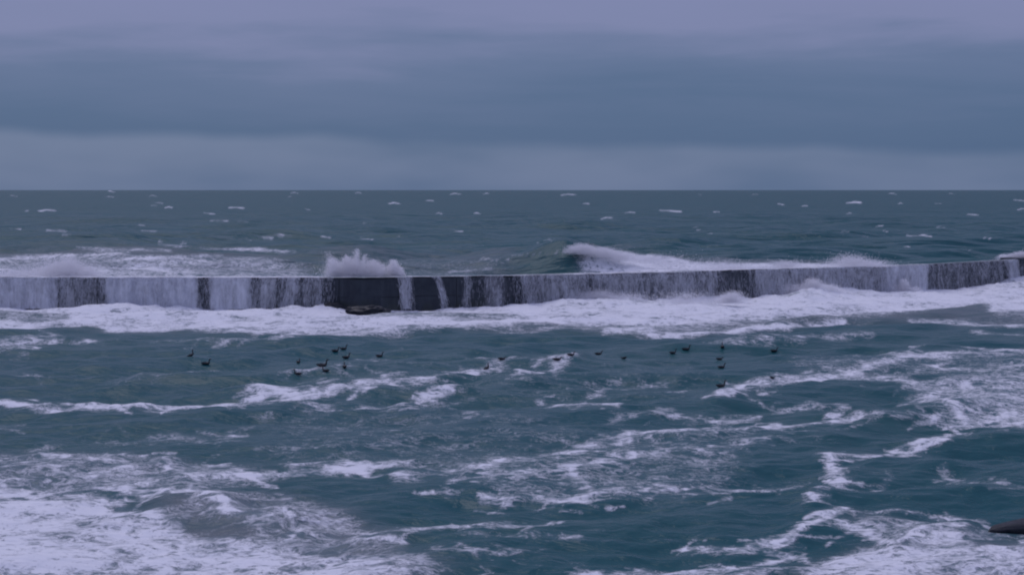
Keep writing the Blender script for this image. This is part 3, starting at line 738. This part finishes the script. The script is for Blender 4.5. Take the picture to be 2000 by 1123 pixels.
# ------------------------------------------------------------------ rocks
def rock_material():
    m = bpy.data.materials.new('wet_rock'); m.use_nodes = True; n = NT(m.node_tree); p = n.n['Principled BSDF']
    tcn = n.new('ShaderNodeTexCoord'); v = tcn.outputs['Object']
    a = n.noise(v, 2.0, 5, 0.65)
    n.put(p.inputs['Base Color'], n.mix(n.rng(a, .35, .7), (0.006, 0.010, 0.018, 1), (0.022, 0.028, 0.034, 1)))
    n.put(p.inputs['Roughness'], n.rng(a, .3, .7, .4, .7))
    p.inputs['Specular IOR Level'].default_value = 0.25
    b = n.new('ShaderNodeBump'); b.inputs['Strength'].default_value = 0.6; b.inputs['Distance'].default_value = 0.08
    n.put(b.inputs['Height'], n.noise(v, 5.0, 5, 0.6)); n.l.new(b.outputs[0], p.inputs['Normal'])
    return m
M_ROCK = rock_material()
import bmesh
from mathutils import noise as mnoise
def rock(label, loc, dims, seed, sharp=0.35, rot=0.0):
    bm = bmesh.new(); bmesh.ops.create_icosphere(bm, subdivisions=5, radius=1.0)
    for v in bm.verts:
        d = v.co.normalized(); q = d * 1.3 + Vector((seed * 3.1, seed * 1.7, 0))
        k = 1 + sharp * (mnoise.noise(q) + 0.5 * mnoise.noise(q * 2.3) + 0.25 * mnoise.noise(q * 5))
        c = d * k
        v.co = Vector((c.x * dims[0], c.y * dims[1], c.z * dims[2]))
    me = bpy.data.meshes.new('rock'); bm.to_mesh(me); bm.free()
    for p in me.polygons: p.use_smooth = True
    o = link('rock', me, M_ROCK, label=label, category='rock'); o.location = loc; o.rotation_euler = (0, 0, rot); return o
def on_water(x, y):
    """first place where the sight line meets the wavy water"""
    d = to_world(x, y, 0) - np.array((0, 0, H)); t = np.linspace(0.90, 1.12, 700)
    P = np.array((0, 0, H))[None] + t[:, None] * d[None]
    hit = np.nonzero(P[:, 2] <= harbour_z(P[:, 0], P[:, 1]))[0]
    return P[hit[0]] if len(hit) else to_world(x, y, 0)
p = to_world(722, 611); rock('dark low rock breaking through foam under the bare wall', (p[0], p[1], 0.05), (2.4, 1.3, 0.75), 1)
p = to_world(690, 610); rock('small half-sunk rock next to the dark low rock', (p[0], p[1], 0.2), (0.9, 0.7, 0.45), 2)
p = to_world(652, 606); rock('foam-washed rock where the bare dark wall face begins', (p[0], p[1], 0.2), (1.6, 0.9, 0.75), 3)
p = to_world(622, 606); rock('little rounded rock awash beside the foam-washed rock', (p[0], p[1], 0.2), (0.7, 0.6, 0.55), 4)
p = to_world(2060, 1030); rock('smooth dark rock ridge surfacing from foam close to shore', (p[0], p[1] + .4, -0.02), (3.3, 0.7, 0.46), 7, 0.08, 0.34)

# ------------------------------------------------------------------ sea birds
def bird_material():
    m = bpy.data.materials.new('dark_plumage'); m.use_nodes = True; n = NT(m.node_tree); p = n.n['Principled BSDF']
    tcn = n.new('ShaderNodeTexCoord'); a = n.noise(tcn.outputs['Object'], 14.0, 3)
    n.put(p.inputs['Base Color'], n.mix(a, (0.010, 0.012, 0.016, 1), (0.028, 0.030, 0.034, 1))); p.inputs['Roughness'].default_value = 0.6
    b = bpy.data.materials.new('bill'); b.use_nodes = True; nb = NT(b.node_tree); q = nb.n['Principled BSDF']
    tb = nb.new('ShaderNodeTexCoord'); nb.put(q.inputs['Base Color'], nb.mix(nb.noise(tb.outputs['Object'], 30.0, 2), (0.03, 0.028, 0.02, 1), (0.06, 0.05, 0.03, 1)))
    return m, b
M_BIRD, M_BILL = bird_material()
def loft(sections, nseg=14):
    """sections: (x, z, half width, half height, lean of the ring) along the bird's spine, nose at +X"""
    V, Fc = [], []
    for (x, z, w_, h_, a) in sections:
        for k in range(nseg):
            t = 2 * math.pi * k / nseg; yy = w_ * math.cos(t); zz = h_ * math.sin(t)
            V.append((x - zz * math.sin(a), yy, z + zz * math.cos(a)))
    for i in range(len(sections) - 1):
        for k in range(nseg): Fc.append((i * nseg + k, i * nseg + (k + 1) % nseg, (i + 1) * nseg + (k + 1) % nseg, (i + 1) * nseg + k))
    Fc.append(tuple(range(nseg))[::-1]); Fc.append(tuple(range((len(sections) - 1) * nseg, len(sections) * nseg)))
    me = bpy.data.meshes.new('body'); me.from_pydata(V, [], Fc); me.update()
    for p_ in me.polygons: p_.use_smooth = True
    return me
def bird_proto(neck):
    """neck: 1 upright, 0.4 hunched"""
    nk = neck; r90 = math.pi / 2
    sec = [(-.34, .10, .020, .006, 0), (-.30, .085, .050, .018, 0), (-.22, .06, .095, .060, 0), (-.10, .045, .125, .095, 0), (.02, .04, .13, .105, 0), (.12, .05, .115, .10, .15),
           (.19, .075, .085, .082, .6), (.22, .12 * (.6 + .4 * nk), .055, .060, 1.1), (.235, .12 + .06 * nk, .040, .044, 1.35), (.245, .13 + .12 * nk, .036, .038, 1.4),
           (.26, .14 + .17 * nk, .038, .040, 1.1), (.285, .15 + .195 * nk, .044, .046, .5), (.32, .15 + .20 * nk, .040, .042, 0), (.35, .145 + .195 * nk, .026, .028, -.1), (.362, .143 + .193 * nk, .012, .014, -.1)]
    body = loft(sec); body.materials.append(M_BIRD)
    z = .145 + .193 * nk
    bill = bpy.data.meshes.new('bill')
    bill.from_pydata([(.35, .018, z), (.35, -.018, z), (.35, 0, z + .018), (.35, 0, z - .014), (.43, .009, z - .012), (.43, -.009, z - .012), (.44, 0, z - .006)], [],
                     [(0, 2, 6, 4), (2, 1, 5, 6), (1, 3, 5), (3, 0, 4), (3, 4, 6, 5)]); bill.materials.append(M_BILL)
    wings = []
    for s in (1, -1):
        wv, wf = [], []
        prof = [(.14, .06, .02), (.06, .085, .055), (-.06, .085, .065), (-.20, .085, .045), (-.33, .11, .008)]
        for (x, zc, hh) in prof:
            yb = s * (.13 * math.sqrt(max(0, 1 - ((x + .02) / .36) ** 2)) + .006)
            wv += [(x, yb * .80, zc + hh), (x, yb * 1.06, zc + hh * .2), (x, yb * 1.02, zc - hh * .7)]
        for i in range(len(prof) - 1):
            for k in range(2): wf.append((i * 3 + k, i * 3 + k + 1, i * 3 + 4 + k, i * 3 + 3 + k))
        wm = bpy.data.meshes.new('wing'); wm.from_pydata(wv, [], wf); wm.update(); wm.materials.append(M_BIRD)
        for p_ in wm.polygons: p_.use_smooth = True
        wings.append(wm)
    return body, bill, wings
PROTO = {'up': bird_proto(1.0), 'mid': bird_proto(0.65), 'low': bird_proto(0.15)}
# (x, y, pose, heading deg from +X, roll/pitch deg, label)
BIRDS = [
    (373, 696, 'up', 20, 25, 'slim dark bird rearing up, farther from the big flock of a pair'),
    (402, 712, 'up', 5, 0, 'long-necked dark bird, nearer the big flock of a lone pair'),
    (583, 709, 'mid', 80, 0, 'round dark bird seen from behind beside the flock off the bare wall'),
    (582, 732, 'up', 178, 0, 'dark bird swimming the other way from its flock, neck upright'),
    (629, 716, 'up', 10, 0, 'largest dark bird of the flock off the bare wall'),
    (636, 726, 'up', 160, 0, 'dark bird beside a thin foam line, facing away from its larger neighbour'),
    (655, 687, 'up', 0, 0, 'trailing bird of the close pair farthest out in the flock off the bare wall'),
    (671, 683, 'up', 15, 0, 'leading bird of the close pair farthest out in the flock off the bare wall'),
    (676, 700, 'up', 25, 0, 'single dark bird just inshore of a close pair, off the bare wall'),
    (673, 718, 'mid', 100, 0, 'round dark bird seen end-on at the tip of a thin foam line'),
    (741, 697, 'up', 10, 0, 'outlying dark bird riding a small foam streak'),
    (951, 721, 'mid', 30, 32, 'dark bird tilted steeply on a foaming wavelet'),
    (980, 703, 'low', 5, 0, 'hunched dark bird floating above a small breaking crest'),
    (1088, 704, 'low', 0, 0, 'hunched dark bird at the shoulder of a white wave crest'),
    (1115, 695, 'mid', 5, 0, 'dark bird floating directly behind a white wave crest'),
    (1169, 693, 'mid', 0, 0, 'dark bird floating alone past the white wave crest'),
    (1219, 701, 'low', 150, -15, 'small faint bird ducking low in the water'),
    (1314, 691, 'up', 15, 0, 'trailing bird of a raised-neck pair seaward of the long foam band'),
    (1340, 684, 'up', 5, 0, 'leading bird of a raised-neck pair seaward of the long foam band'),
    (1411, 679, 'up', 85, 0, 'dark bird seen end-on just below the white water'),
    (1405, 703, 'low', 15, 0, 'hunched faint bird floating above a raised-neck one'),
    (1409, 719, 'up', 0, 0, 'raised-neck dark bird just inshore of a hunched faint one'), (1512, 687, 'mid', 10, 0, 'outermost dark bird of the flock below the pointed splash'),
    (1508, 739, 'low', 0, -10, 'tiny dark bird almost under beside a foaming crest'),
    (1408, 756, 'up', 10, 0, 'dark bird floating by the tail of a long foam band')]
for (x, y, pose, hd, tilt, lb) in BIRDS:
    p = on_water(x, y)
    root = bpy.data.objects.new('sea_bird', None); COL.objects.link(root)
    root.location = (p[0], p[1], p[2] + 0.05); root.rotation_euler = (0, -math.radians(tilt), math.radians(hd + random.uniform(-8, 8)))
    sc = random.uniform(1.08, 1.25) * (1.25 if 'largest' in lb else 0.62 if 'tiny' in lb else 0.85 if 'faint' in lb else 1.0)
    root.scale = (sc,) * 3
    root['label'] = lb; root['category'] = 'bird'; root['group'] = 'sea birds swimming in the harbour'
    body, bill, wings = PROTO[pose]
    link('body', body, None, root); link('bill', bill, None, root)
    for wm in wings: link('wing', wm, None, root)
